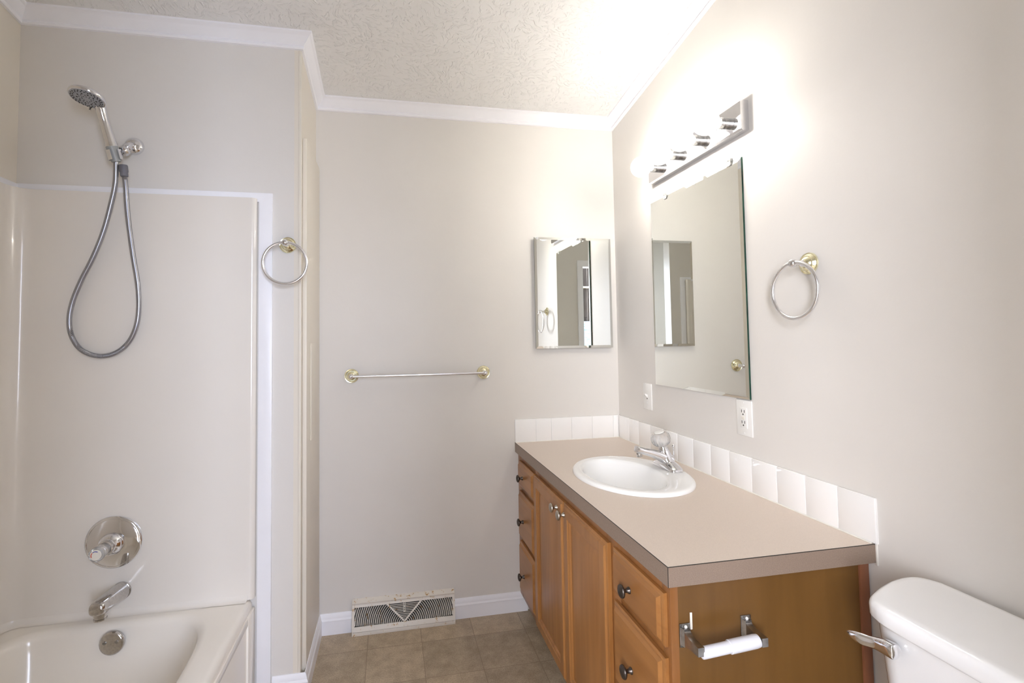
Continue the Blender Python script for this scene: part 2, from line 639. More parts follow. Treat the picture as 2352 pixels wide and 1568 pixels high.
def crown(name, A, B, nrm, ma, mb, prof=CROWN, zf=zk, mat_=None):
    """moulding from A to B along a wall; ma / mb: +1 inside corner, -1 outside corner, 0 square end"""
    A, B, nv = Vector(A), Vector(B), Vector(nrm)
    d = (B - A).normalized()
    rings = []
    for P, mi_, sg in ((A, ma, 1), (B, mb, -1)):
        r = []
        for n_, h in prof:
            q = P + nv * n_ + d * (sg * mi_ * n_)
            r.append((q.x, q.y, zf(q.y) + h))
        rings.append(r)
    return struct(MB().loft(rings).build(name, mat_ or M['trim'], smooth=30))


crown('trim_1', (XS, YB), (XR, YB), (0, -1), 1, 1)
crown('trim_2', (XR, YF), (XR, YB), (-1, 0), 1, 1)
crown('trim_3', (XL, YA), (XS, YA), (0, -1), 1, -1)
crown('trim_4', (XS, YA), (XS, YB), (1, 0), -1, 1, mat_=M['trim'])
crown('trim_5', (XL, YN), (XL, YA), (1, 0), 1, 1)
crown('trim_6', (XL, YN), (XS, YN), (0, 1), 1, -1)

# ---- baseboards
BASE = [(0, 0), (.012, 0), (.012, .058), (.0135, .060), (.0125, .063), (.009, .068), (.0085, .075), (.006, .082), (.003, .089), (0, .089)]
flat = lambda y: 0.0
crown('baseboard_back', (XS, YB), (0.64, YB), (0, -1), 1, 0, BASE, flat)
crown('baseboard_side', (XS + .016, YA), (XS + .016, YB), (1, 0), -1, 1, BASE, flat)
crown('baseboard_alcove', (-0.4265, YA), (XS + .016, YA), (0, -1), 0, -1, BASE, flat)
crown('baseboard_right', (XR, YF), (XR, 1.0), (-1, 0), 0, 0, BASE, flat)

# ---- flat white trim round the shower surround, both ends and long side
m = MB().prism([(XL + .0002, 1.824), (-0.478, 1.824), (-0.478, 0.0), (-0.4305, 0.0), (-0.4305, 1.858), (XL + .0002, 1.858)], 'y', YA - .011, YA, .0015)
struct(m.build('trim_7', M['trim']))
struct(MB().box(XL, XL + .012, YN, YA, 1.818, 1.856, .002).build('trim_8', M['trim']))
m = MB().prism([(XL + .0002, 1.824), (-0.478, 1.824), (-0.478, 0.0), (-0.4305, 0.0), (-0.4305, 1.858), (XL + .0002, 1.858)], 'y', YN, YN + .011, .0015)
struct(m.build('trim_9', M['trim']))
# thin bead of caulk along the outer side of the trim and painted corner bead on the wall end
struct(MB().box(XS - .009, XS + .0015, YA - .0015, YA + .012, 0.09, zk(YA), .001).build('trim_10', M['warm_lit']))
# door casing round the doorway behind the camera
m = MB().box(DX0 - .06, DX0, YF, YF + .015, 0, DZ, .003).box(DX1, DX1 + .06, YF, YF + .015, 0, DZ, .003).box(DX0 - .06, DX1 + .06, YF, YF + .015, DZ, DZ + .065, .003)
struct(m.build('trim_11', M['trim']))

# ---- tall painted board on the short side wall
m = MB().box(XS + .0005, XS + .016, 1.985, YB - .006, 0.0, 2.094, .0012)
tag(m.build('painted_wall_board', M['warm_lit']), 'tall thin painted board fixed to the narrow wall beside the shower', 'panel')
m = MB().box(XS + .016, XS + .0195, 2.075, 2.215, 0.905, 1.292, .001)
tag(m.build('blank_cover_plate', M['warm_lit']), 'narrow blank painted plate stuck halfway up the wall board', 'cover plate')

# ------------------------------------------------------------------ shower surround and tub
FX, FY = -1.245, 1.923
FN = 2 * 0.0 + YN + (YA - FY)
arc = lambda cx, cy_, r, a0, a1, n=8: [(cx + r * math.cos(a0 + (a1 - a0) * i / n), cy_ + r * math.sin(a0 + (a1 - a0) * i / n)) for i in range(n + 1)]
path = [(-0.4835, YA - .0015)] + arc(-0.501, FY + .0175, .0175, 0, -PI / 2) + arc(FX + .05, FY - .05, .05, PI / 2, PI)[0:0]
path += [p for p in arc(FX + .055, FY - .055, .055, PI / 2, PI, 10)]
path += [p for p in arc(FX + .055, FN + .055, .055, PI, 1.5 * PI, 10)]
path += arc(-0.501, FN - .0175, .0175, PI / 2, 0)
path += [(-0.4835, YN + .0015), (XL + .0015, YN + .0015), (XL + .0015, YA - .0015)]
m = MB().prism(path, 'z', 0.3822, 1.834)


def cove_ring(d, z):
    r = [(-.505, FY - d, z)] + [(x, y, z) for x, y in arc(FX + .055, FY - .055, .055 - d, PI / 2, PI, 10)]
    return r + [(x, y, z) for x, y in arc(FX + .055, FN + .055, .055 - d, PI, 1.5 * PI, 10)] + [(-.505, FN + d, z)]


cv = [cove_ring(d, z) for d, z in ((-.001, .404), (.001, .396), (.0035, .3905), (.008, .3855), (.014, .3828), (.021, .3818), (-.001, .3818))]
m.loft([[cv[k][i] for k in range(7)] for i in range(len(cv[0]))])
tag(m.build('shower_surround', M['fiberglass']), 'glossy almond one-piece shower wall surround above the bathtub', 'shower surround')

tub = thing('bathtub', (-0.87, 1.19, 0), 'almond alcove bathtub at the lower left under the chrome spout', 'bathtub')
NT = 128


def superel(cx, cy_, a, b_, e, z, n=NT):
    r = []
    for i in range(n):
        t = 2 * PI * i / n
        c, s_ = math.cos(t), math.sin(t)
        r.append((cx + a * math.copysign(abs(c) ** (2 / e), c), cy_ + b_ * math.copysign(abs(s_) ** (2 / e), s_), z))
    return r


TX, TY = (-1.262 - .490) / 2, (YN + YA) / 2
HA, HB = (1.262 - .490) / 2, (YA - YN) / 2 - .002
rings = [superel(TX, TY, HA, HB, 60, 0.0), superel(TX, TY, HA, HB, 60, .352)]
for k in range(1, 6):
    t = k / 5 * PI / 2
    q = .024 * (1 - math.cos(t))
    rings.append(superel(TX - q / 2, TY, HA - q / 2, HB, 60, .356 + .024 * math.sin(t)))
BX, BYC, BA, BB = -0.893, 1.186, 0.306, 0.671
for k in range(0, 7):
    t = k / 6 * PI / 2
    q = .026 * math.sin(t)
    rings.append(superel(BX, BYC, BA + .026 - q, BB + .026 - q, 6, .3815 - .030 * (1 - math.cos(t))))
rings += [superel(BX, BYC, BA - .012, BB - .014, 6, .30), superel(BX, BYC, BA - .03, BB - .05, 5.5, .20),
          superel(BX, BYC, BA - .05, BB - .09, 5, .11), superel(BX, BYC, BA - .08, BB - .13, 4.5, .07),
          superel(BX, BYC, BA - .14, BB - .20, 4, .055)]
MB().loft(rings, cap0=True, cap1=True).build('basin', M['tub'], tub, smooth=50)
# framed apron on the room side
m = MB().box(-0.4925, -0.482, YA - .098, YA - .013, 0.0, .350, .004).box(-0.4925, -0.482, YN + .013, YN + .098, 0.0, .350, .004)
m.box(-0.4925, -0.482, YN + .09, YA - .09, 0.0, .045, .004).box(-0.4925, -0.484, YN + .09, YA - .09, .325, .352, .004)
m.build('apron_frame', M['tub'], tub)
ov = MB()
oc, oax = Vector((-0.893, 1.8465, 0.330)), Vector((0, -1, 0.06)).normalized()
ov.lathe([(.0365, 0), (.0372, .003), (.0365, .007), (.034, .0105), (.030, .012), (0, .0135)], oc, oax, 40)
ovo = ov.build('overflow_plate', M['spotted_chrome'], tub)
ovo['label'] = 'round chrome overflow plate with two screws'
for dx in (-.0177, .0177):
    s_ = MB().lathe([(.0055, 0), (.0055, .0015), (.004, .003), (0, .003)], oc + oax * .012 + Vector((dx, 0, .006)), oax, 16)
    s_.box(oc.x + dx - .0042, oc.x + dx + .0042, oc.y - .0165, oc.y - .0148, oc.z + .0062, oc.z + .0074)
    s_.build('screw', M['worn_chrome'], ovo)

# ---- tub spout
sp = thing('tub_spout', (-0.9032, FY, 0.4605), 'chrome bathtub spout on the surround wall above the tub', 'spout')


def ellring(c, ax, rx, rz, n=28, e=2.4, yaw=0):
    """super-elliptic ring round axis ax (mostly -y), wide rx, tall rz"""
    ax = Vector(ax).normalized()
    u = Vector((1, 0, 0))
    u = (u - ax * u.dot(ax)).normalized()
    w = u.cross(ax)
    r = []
    for i in range(n):
        t = 2 * PI * i / n
        c_, s_ = math.cos(t), math.sin(t)
        r.append(Vector(c) + u * rx * math.copysign(abs(c_) ** (2 / e), c_) + w * rz * math.copysign(abs(s_) ** (2 / e), s_))
    return r


m = MB()
P0 = Vector((-0.9032, FY - .0008, 0.4605))
sec = [(.0035, 0, .0268, .0288, 2), (.012, 0, .0265, .0285, 2.1), (.035, .003, .0255, .0262, 2.6), (.075, .008, .0245, .0232, 3.2), (.115, .0115, .0240, .0212, 3.4), (.140, .0130, .0236, .0205, 3.2), (.150, .0132, .0222, .0195, 2.8), (.156, .0130, .018, .016, 2.4), (.158, .0130, .010, .009, 2.2)]
m.loft([ellring(P0 + Vector((0, -a, b_)), (0, -1, .06), rx, rz, e=e) for a, b_, rx, rz, e in sec])
m.build('spout_body', M['spotted_chrome'], sp, smooth=45)
MB().lathe([(.0185, 0), (.0185, .010), (.0165, .011), (.0165, .016), (.0185, .017), (.0185, .021), (.013, .021), (.012, .012)], P0 + Vector((0, -.128, -.006)), (0, 0, -1), 32).build('spout_outlet', M['spotted_chrome'], sp)
m = MB().lathe([(.0285, 0.0006), (.0295, .003), (.0285, .006), (.026, .006)], P0 + Vector((0, -.0002, 0)), (0, -1, 0), 36)
m.build('wall_flange', M['spotted_chrome'], sp)

# ---- shower valve with acrylic knob
VC = Vector((-0.931, FY - .0005, 0.6247))
va = thing('shower_valve', tuple(VC), 'round chrome shower valve plate with clear acrylic knob', 'shower valve')
MB().lathe([(.0872, 0), (.0872, .004), (.084, .0075), (.080, .0085), (.079, .0075), (.074, .010), (.050, .0155), (.040, .017), (.036, .0172)], VC, (0, -1, 0), 64).build('escutcheon', M['chrome'], va)
MB().lathe([(.038, .015), (.0375, .022), (.033, .033), (.027, .039), (.0245, .041), (.0245, .058), (.022, .060), (0, .060)], VC, (0, -1, 0), 48).build('valve_dome', M['chrome'], va)
kn = MB()
prof = [(.016, .058), (.019, .060), (.0200, .066), (.0185, .074), (.0200, .082), (.0225, .092), (.0235, .099), (.0225, .104), (.018, .1055), (0, .1055)]
kn.lathe(prof, VC, (0, -1, 0), 48)
kno = kn.build('knob', M['clear'], va)
kno['label'] = 'clear acrylic knob'
MB().lathe([(.0165, .1050), (.0165, .1080), (.0155, .1090), (0, .1090)], VC, (0, -1, 0), 36).build('knob_cap', M['ivory_plastic'], kno)


def arcmark(a0, a1):
    r_ = []
    for rad in (.0108, .0132):
        r_.append([(rad, a0 + (a1 - a0) * i / 10) for i in range(11)])
    fr = []
    for h in (.1085, .1094):
        fr.append([VC + Vector((r * math.cos(a), -h, r * math.sin(a))) for r, a in r_[0]] + [VC + Vector((r * math.cos(a), -h, r * math.sin(a))) for r, a in r_[1][::-1]])
    return MB().loft(fr)


arcmark(1.0, 2.25).build('cold_mark', M['blue'], kno)
arcmark(2.4, 3.65).build('hot_mark', M['red'], kno)

# ---- shower arm with handset bracket
AF = Vector((-0.9012, YA, 2.0113))
arm = thing('shower_holder', tuple(AF), 'chrome shower holder with round wall flange and bracket for the handset', 'shower holder')
MB().lathe([(.0315, 0), (.0312, .004), (.028, .012), (.021, .019), (.014, .023), (.0125, .024)], AF, (0, -1, 0), 40).build('wall_flange', M['chrome'], arm)
MB().tube([AF + Vector((0, -.004, 0)), AF + Vector((-.0004, -.022, -.002)), AF + Vector((-.0015, -.036, -.010)), AF + Vector((-.0035, -.047, -.022)), AF + Vector((-.0045, -.052, -.030))], .0105, 20).build('arm_pipe', M['chrome'], arm)
J = AF + Vector((-.004, -.049, -.026))
jd = Vector((-.12, -.62, -.76)).normalized()
MB().lathe([(.0135, -.012), (.0155, -.010), (.0155, .004), (.0135, .006), (.0175, .010), (.0190, .016), (.0175, .022), (.012, .026), (.010, .026)], J, jd, 32).build('swivel_joint', M['chrome'], arm)
HT = Vector((-0.946, 1.836, 2.066))       # top of the handle
HBOT = Vector((-0.9185, 1.868, 1.925))    # bottom of the handle
hd = (HBOT - HT).normalized()
hs = hd.cross(Vector((0, -1, 0))).normalized()   # sideways
hf = hs.cross(hd).normalized()                   # towards the room
if hf.y > 0:
    hf = -hf
    hs = -hs
BC = HT + hd * .125
m = MB()
seg = []
for h in (-.016, .016):
    ring = []
    c0 = BC + hd * h
    for i in range(15):
        a = math.radians(-60 + 300 * i / 14) + math.radians(0)
        ring.append(c0 + (hs * math.sin(a - PI / 2 + math.radians(30)) + hf * -math.cos(a - PI / 2 + math.radians(30))) * .0225)
    for i in range(14, -1, -1):
        a = math.radians(-60 + 300 * i / 14)
        ring.append(c0 + (hs * math.sin(a - PI / 2 + math.radians(30)) + hf * -math.cos(a - PI / 2 + math.radians(30))) * .0188)
    seg.append(ring)
m.loft(seg)
m.build('handset_clip', M['chrome'], arm)
m = MB().tube([J + jd * .020, BC - hf * .0330, BC - hf * .0212], [.0095, .0080, .0070], 16)
m.build('clip_neck', M['worn_chrome'], arm)

# ---- handset
hset = thing('shower_handset', tuple(HBOT), 'chrome hand shower with round grey spray face resting in its bracket', 'hand shower')
HC = Vector((-0.9631, 1.780, 2.1027))
hn = Vector((-0.08213625, -0.21723403, -0.97274765)).normalized()
m = MB()
m.lathe([(.0455, .0045), (.0485, .0040), (.0505, .001), (.0505, -.004), (.047, -.010), (.037, -.017), (.022, -.021), (0, -.022)], HC, hn, 56)
m.build('head', M['chrome'], hset)
fc = MB().lathe([(.0460, 0), (.0460, .0050), (.0450, .0056), (.0325, .0056), (.0320, .0046), (.0308, .0046), (.0304, .0060), (0, .0066)], HC, hn, 56).build('spray_face', M['spray_face'], hset)
q = hn.to_track_quat('Z', 'Y')
nz = MB()
for n_, r, off, sz in ((24, .0412, 0, .0020), (24, .0360, .5, .0018), (10, .0255, 0, .0027), (10, .0200, .5, .0018), (10, .0125, .3, .0018)):
    for i in range(n_):
        a = 2 * PI * (i + off) / n_
        nz.lathe([(sz, .004), (sz, .0066), (sz * .6, .0072), (0, .0072)], HC + q @ Vector((r * math.cos(a), r * math.sin(a), 0)), hn, 8)
nz.build('spray_nozzles', M['dark'], fc)
neck = HC + Vector((.014, .040, -.010)) - hn * .010
m = MB()
m.tube([neck + Vector((-.008, -.016, .012)), neck, HT + (neck - HT) * .45, HT, HT + hd * .03, HT + hd * .07, HT + hd * .098], [.019, .0175, .0160, .0150, .0150, .0165, .0185], 28)
m.build('handle', M['chrome'], hset, smooth=60)
MB().lathe([(.0182, .0), (.0176, .004), (.0160, .030), (.0140, .050), (.0118, .0505)], HT + hd * .098, hd, 28).build('handle_collar', M['grey_plastic'], hset)
lv = q @ Vector((0, 0, 1))
ed = HC + Vector((-0.012, .0445, -.008))
MB().tube([ed + hn * .002, ed + hn * .016], [.0038, .0030], 10).build('spray_lever', M['spotted_chrome'], hset)

# ---- hose
HP = [(-0.9190, 1.867, 1.9290), (-0.9249, 1.877, 1.8535), (-0.9419, 1.886, 1.7799), (-0.9657, 1.893, 1.6902), (-0.9979, 1.897, 1.5998), (-1.0347, 1.9, 1.5174), (-1.0604, 1.902, 1.443), (-1.0688, 1.903, 1.3838), (-1.0619, 1.904, 1.332), (-1.037, 1.905, 1.2873), (-0.9992, 1.906, 1.2643), (-0.9583, 1.906, 1.2605), (-0.9182, 1.905, 1.2762), (-0.8847, 1.904, 1.3117), (-0.8635, 1.903, 1.3673), (-0.8573, 1.902, 1.4354), (-0.8616, 1.9, 1.5112), (-0.8736, 1.897, 1.5944), (-0.8838, 1.893, 1.6773), (-0.8918, 1.887, 1.7671), (-0.8941, 1.880, 1.8406), (-0.8977, 1.876, 1.8865)]


def spline(P, k=10):
    P = [Vector(p) for p in P]
    out = []
    for i in range(len(P) - 1):
        a, b_, c, d = P[max(i - 1, 0)], P[i], P[i + 1], P[min(i + 2, len(P) - 1)]
        for j in range(k):
            t = j / k
            out.append(0.5 * ((2 * b_) + (c - a) * t + (2 * a - 5 * b_ + 4 * c - d) * t * t + (3 * b_ - a - 3 * c + d) * t ** 3))
    out.append(P[-1])
    return out


hz = thing('shower_hose', HP[-1], 'long grey ribbed metal shower hose hanging in a loop', 'hose')
pts = spline(HP, 30)
MB().tube(pts, [.0082 if i % 2 else .0072 for i in range(len(pts))], 14).build('ribbed_sleeve', M['hose'], hz, smooth=60)
fd = (Vector(HP[-2]) - Vector(HP[-1])).normalized()
MB().lathe([(.0125, -.034), (.0135, -.030), (.0135, -.012), (.0120, -.008), (.0120, .004), (.009, .006)], Vector(HP[-1]) + fd * .004, fd, 10).build('hose_ferrule', M['grey_rubber'], hz)

# ------------------------------------------------------------------ towel rings and towel bar


def rosette(r):
    return [(r, 0), (r * 1.0, .003), (r * .96, .005), (r * .88, .0045), (r * .84, .006), (r * .70, .0105), (r * .62, .0105), (r * .57, .013), (r * .40, .018), (r * .32, .019), (r * .26, .022)]


POST = [(.0075, .018), (.0095, .024), (.0075, .028), (.0060, .033), (.0085, .039), (.0065, .043), (.0060, .046)]


def towel_ring(label, loc, rz, R):
    """local frame: wall plane y = 0, room towards -y"""
    t = thing('towel_ring', (0, 0, 0), label, 'towel ring', 'matching brass and chrome towel rings')
    MB().lathe(rosette(.0305), (0, 0, 0), (0, -1, 0), 44).build('rosette', M['brass'], t)
    m = MB().lathe(POST, (0, 0, 0), (0, -1, 0), 24)
    m.sphere((0, -.0525, 0), .0120, n=24)
    m.build('post', M['chrome'], t)
    n = 72
    MB().tube([(R * math.sin(2 * PI * i / n), -.0525, -R + .001 + R * math.cos(2 * PI * i / n)) for i in range(n)], .0054, 14, closed=True).build('ring', M['satin'], t)
    t.location = loc
    t.rotation_euler = (0, 0, rz)
    return t


towel_ring('brass towel ring on the strip of wall beside the shower', (-0.3775, YA, 1.6645), 0, .0765)
towel_ring('brass towel ring on the right wall beside the large mirror', (XR, 1.155, 1.4955), -PI / 2, .0765)

tb = thing('towel_bar', (0.134, YB, 1.139), 'long chrome towel bar with brass rosettes on the back wall', 'towel bar')
for x in (-0.1738, 0.4411):
    MB().lathe(rosette(.0325), (x, YB, 1.1393), (0, -1, 0), 44).build('rosette', M['brass'], tb)
    m = MB().lathe(POST, (x, YB, 1.1393), (0, -1, 0), 24)
    m.sphere((x, YB - .0525, 1.1393), .0105, n=24)
    m.build('post', M['chrome'], tb)
MB().tube([(-0.1738, YB - .0525, 1.1393), (0.4411, YB - .0525, 1.1393)], .0060, 18).build('bar', M['satin'], tb)

# ------------------------------------------------------------------ floor-level air register on the back wall
RX0, RX1 = -0.1730, 0.2860
reg = thing('air_register', (0.0565, YB, 0), 'rusty white baseboard air register with fan-shaped louvres', 'air vent')
A = Vector((0, 2.2865, .0190))
Bv = Vector((0, 2.3145, .1240))
vd = (Bv - A).normalized()
VL = (Bv - A).length
nvn = Vector((0, -vd.z, vd.y))           # outward (towards the room, up)
RC = (RX0 + RX1) / 2


def RP(u, v, w=0.0):
    p = A + vd * v + nvn * w
    return Vector((RC + u, p.y, p.z))


def rbox(m, u0, u1, v0, v1, w0, w1):
    pts = [RP(u0, v0, w0), RP(u1, v0, w0), RP(u1, v1, w0), RP(u0, v1, w0), RP(u0, v0, w1), RP(u1, v0, w1), RP(u1, v1, w1), RP(u0, v1, w1)]
    m.hexa(pts)


HW = (RX1 - RX0) / 2
m = MB()
rbox(m, -HW, HW, 0.0, .020, -.004, 0)
rbox(m, -HW, HW, VL - .013, VL, -.004, 0)
rbox(m, -HW, -HW + .011, .020, VL - .013, -.004, 0)
rbox(m, HW - .011, HW, .020, VL - .013, -.004, 0)
v0, v1 = .020, VL - .013
vb = Vector((0, .010))
for sgn in (-1, 1):
    p0, p1 = Vector((sgn * .0, .0215)), Vector((sgn * .076, v1 + .001))
    d = (p1 - p0).normalized()
    n_ = Vector((-d.y, d.x)) * .0032
    a, b_, c, e = p0 - n_, p1 - n_, p1 + n_, p0 + n_
    m.hexa([RP(*a, -.004), RP(*b_, -.004), RP(*c, -.004), RP(*e, -.004), RP(*a, .0015), RP(*b_, .0015), RP(*c, .0015), RP(*e, .0015)])
# lower lip, top ledge and end plates
m.box(RX0, RX1, 2.2885, 2.3240, 0.0, .0165, .001)
m.prism([(2.3125, .1225), (2.3110, .1290), (2.3355, .1400), (2.3362, .1225)], 'x', RX0, RX1)
for xx in (RX0, RX1 - .003):
    m.prism([(2.3362, 0.0), (2.2895, 0.0), (2.2885, .0165), (2.3130, .1235), (2.3362, .1300)], 'x', xx, xx + .003)
m.build('register_frame', M['rust'], reg, smooth=30)
m = MB()
rbox(m, -HW + .004, HW - .004, .004, VL - .004, -.0135, -.0115)
m.build('register_backing', M['dark'], reg, smooth=0)


def inside(u, v):
    if not (v0 - .001 <= v <= v1 + .001 and abs(u) <= HW - .010):
        return None
    lim = .076 * (v - .0215) / (v1 - .0215)
    return 'mid' if abs(u) < lim - .003 else ('fan' if abs(u) > lim + .002 else None)


m = MB()
for sgn in (-1, 1):
    k = 0
    r = .016
    while r < .235:
        run = []
        for i in range(0, 61):
            a = math.radians(90 * i / 60)
            # arcs round the foot of the V, flattened towards the ends
            u, v = sgn * r * math.cos(a), .012 + r * math.sin(a) * 1.02
            if inside(u, v) == 'fan':
                run.append((u, v))
        if len(run) > 2:
            w = .0026
            front = [RP(u, v, -.001) for u, v in run]
            rings = []
            for (u, v) in run:
                rings.append([RP(u - sgn * w, v, -.0085), RP(u, v, -.0015), RP(u + sgn * .0026, v, -.0015), RP(u - sgn * w + sgn * .0012, v, -.0085)])
            m.loft(rings)
        r += .0087
v = .030
while v < v1 - .002:
    lim = .076 * (v - .0215) / (v1 - .0215) - .002
    if lim > .004:
        m.hexa([RP(-lim, v - .003, -.0085), RP(lim, v - .003, -.0085), RP(lim, v - .0018, -.0085), RP(-lim, v - .0018, -.0085),
                RP(-lim, v, -.0015), RP(lim, v, -.0015), RP(lim, v + .0022, -.0015), RP(-lim, v + .0022, -.0015)])
    v += .0066
m.build('louvre_fins', M['rust'], reg, smooth=0)
m = MB()
rbox(m, -.0045, -.0022, .058, v1, -.004, .0015)
rbox(m, .0022, .0045, .058, v1, -.004, .0015)
for vv in (.058, .069, .080):
    rbox(m, -.0045, .0045, vv, vv + .003, -.004, .0015)
m.build('damper_lever', M['rust'], reg, smooth=0)

# ------------------------------------------------------------------ mirrors


def mirror_plate(m, o, ux, uy, n, w, h, t, bev):
    """plate with bevelled rim: o = corner on wall, ux/uy unit axes, n = outward"""
    o, ux, uy, n = Vector(o), Vector(ux), Vector(uy), Vector(n)

    def rect(i, d):
        return [o + ux * i + uy * i + n * d, o + ux * (w - i) + uy * i + n * d, o + ux * (w - i) + uy * (h - i) + n * d, o + ux * i + uy * (h - i) + n * d]
    m.loft([rect(0, 0), rect(0, t - .0022)], True, False, True, 1)
    m.loft([rect(0, t - .0022), rect(bev, t)], False, True, True, 0)
    return m


wm = thing('wall_mirror', (XR, 1.6815, 1.4886), 'large frameless mirror on the right wall under the row of bulbs', 'mirror')
m = MB()
mirror_plate(m, (XR, 1.9659, 1.0914), (0, -1, 0), (0, 0, 1), (-1, 0, 0), 1.9659 - 1.3973, 1.8858 - 1.0914, .0085, .013)
m.build('mirror_glass', [M['mirror'], M['glass_edge']], wm, smooth=0)
for yy in (1.452, 1.846):
    c = MB().box(XR - .0125, XR, yy - .011, yy + .011, 1.8858, 1.8985, .002).box(XR - .0125, XR - .0088, yy - .011, yy + .011, 1.872, 1.888, .0015)
    co = c.build('mirror_clip', M['clear'], wm)
    MB().lathe([(.0035, 0), (.003, .0015), (0, .002)], (XR - .0125, yy, 1.8925), (-1, 0, 0), 14).build('screw', M['satin'], co)

mc = thing('medicine_cabinet', (0.904, YB, 1.524), 'frameless mirrored medicine cabinet on the back wall near the corner', 'cabinet')
CX0, CX1, CZ0, CZ1 = .7010, 1.1040, 1.2484, 1.7990
MB().box(CX0 + .012, CX1 - .012, YB - .019, YB, CZ0 + .012, CZ1 - .012, .002).build('cabinet_body', M['trim'], mc)
m = MB()
mirror_plate(m, (CX0, YB - .019, CZ0), (1, 0, 0), (0, 0, 1), (0, -1, 0), CX1 - CX0, CZ1 - CZ0, .0075, .012)
m.build('mirror_door', [M['mirror'], M['glass_edge']], mc, smooth=0)

# ------------------------------------------------------------------ vanity light
vl = thing('vanity_light', (XR, 1.648, 2.01), 'four-bulb chrome bar light above the large mirror', 'light fixture')
m = MB().prism([(XR, 1.9610), (XR - .024, 1.9596), (XR - .030, 1.9656), (XR - .030, 2.0545), (XR - .024, 2.0605), (XR, 2.0590)], 'y', 1.3618, 1.9345)
# (profile is given in x, z)
m.build('backplate', M['chrome'], vl, smooth=30)
BLB = [1.4300, 1.5728, 1.7157, 1.8585]
for yy in BLB:
    so = MB().lathe([(.0190, 0), (.0190, .013), (.0180, .014), (.0180, .016), (.0190, .017), (.0190, .030), (.017, .031), (.016, .028)], (XR - .030, yy, 2.0085), (-1, 0, 0), 32).build('socket', M['worn_chrome'], vl)
    pr = [(.0135, 0.0), (.0140, .008)] + [(.0425 * math.sin(math.radians(t)), .050 - .0425 * math.cos(math.radians(t))) for t in range(22, 181, 6)]
    bo = MB().lathe(pr, (XR - .057, yy, 2.0085), (-1, 0, 0), 32)
    bo = bo.build('bulb', M['bulb'], vl, smooth=80)
    MB().lathe([(.006, -.022), (.013, -.016), (.0195, -.004), (.0205, .004), (.018, .013), (.010, .0195), (0, .021)], (XR - .107, yy, 2.0085), (-1, 0, 0), 24).build('glowing_core', M['bulb_core'], bo, smooth=80)

# ------------------------------------------------------------------ switch and outlet
sw = thing('light_switch', (XR, 2.044, 1.0305), 'white toggle light switch left of the large mirror', 'light switch')
MB().box(XR - .006, XR, 2.008, 2.080, .972, 1.089, .0025).build('switch_plate', M['white_plastic'], sw)
MB().prism([(XR - .006, 1.0245), (XR - .006, 1.0395), (XR - .0185, 1.0450), (XR - .0195, 1.0385)], 'y', 2.0395, 2.0485, .0008).build('toggle', M['white_plastic'], sw)
for z in (1.0000, 1.0610):
    MB().lathe([(.0034, 0), (.0030, .0012), (0, .0014)], (XR - .006, 2.044, z), (-1, 0, 0), 14).build('screw', M['white_plastic'], sw)
MB().box(XR - .0066, XR - .0055, 2.0410, 2.0470, 1.0190, 1.0240).build('toggle_slot', M['dark'], sw)

ou = thing('electrical_outlet', (XR, 1.428, 1.0295), 'white double electrical outlet under the corner of the large mirror', 'outlet')
MB().box(XR - .006, XR, 1.392, 1.464, .971, 1.088, .0025).build('outlet_plate', M['white_plastic'], ou)
ins = MB().box(XR - .0085, XR - .005, 1.4115, 1.4445, .9965, 1.0630, .0015).build('outlet_face', M['white_plastic'], ou)
for zc in (1.0475, 1.0120):
    m = MB()
    for dy in (-.0063, .0063):
        m.box(XR - .0089, XR - .0080, 1.428 + dy - .0011, 1.428 + dy + .0011, zc - .0005, zc + .0085)
    m.lathe([(.0026, 0), (.0026, .0008), (0, .0008)], (XR - .0081, 1.428, zc - .006), (-1, 0, 0), 14)
    m.build('socket_slots', M['dark'], ins, smooth=0)
for zc in (1.0325, 1.0270):
    MB().box(XR - .0095, XR - .0080, 1.4205, 1.4355, zc - .0020, zc + .0020, .0005).build('test_button', M['ivory_plastic'], ins)
for z in (1.0795, .9795):
    MB().lathe([(.0034, 0), (.0030, .0012), (0, .0014)], (XR - .006, 1.428, z), (-1, 0, 0), 14).build('screw', M['white_plastic'], ou)

# ------------------------------------------------------------------ tiled backsplash
ZS0, ZS1 = ZC + .0008, .9062
m = MB().box(.5935, XR - .0095, YB - .0055, YB, ZS0, ZS1 - .0025, mi=1)
xs = [.5925, .6985, .7764, .8827, .9907, 1.1030, 1.1329]
for a, b_ in zip(xs[:-1], xs[1:]):
    m.box(a + .0004, b_ - .0004, YB - .0085, YB - .0010, ZS0 + .001, ZS1, .0012)
tag(m.build('tile_backsplash', [M['tile'], M['grout']]), 'short white tile backsplash along the back wall end of the counter', 'backsplash', 'white tile backsplashes')
m = MB().box(XR - .0055, XR, .9925, YB - .010, ZS0, ZS1 - .0025, mi=1)
ys = [.9915, 1.0918, 1.1924, 1.2948, 1.3996, 1.5047, 1.6045, 1.7090, 1.8135, 1.9180, 2.0225, 2.1270, 2.2215, YB - .0088]
for a, b_ in zip(ys[:-1], ys[1:]):
    m.box(XR - .0085, XR - .0010, a + .0004, b_ - .0004, ZS0 + .001, ZS1, .0018)
tag(m.build('tile_backsplash', [M['tile'], M['grout']]), 'long white tile backsplash along the right wall behind the sink', 'backsplash', 'white tile backsplashes')

# ------------------------------------------------------------------ counter with a hole for the sink
KX0, KY0 = .5921, .9988
SX, SY, SA, SB = .8569, 1.6765, .1998, .2574
ct = thing('countertop', (.8667, 1.6677, .7518), 'beige laminate vanity countertop with brown front edge', 'countertop')
NC = 96


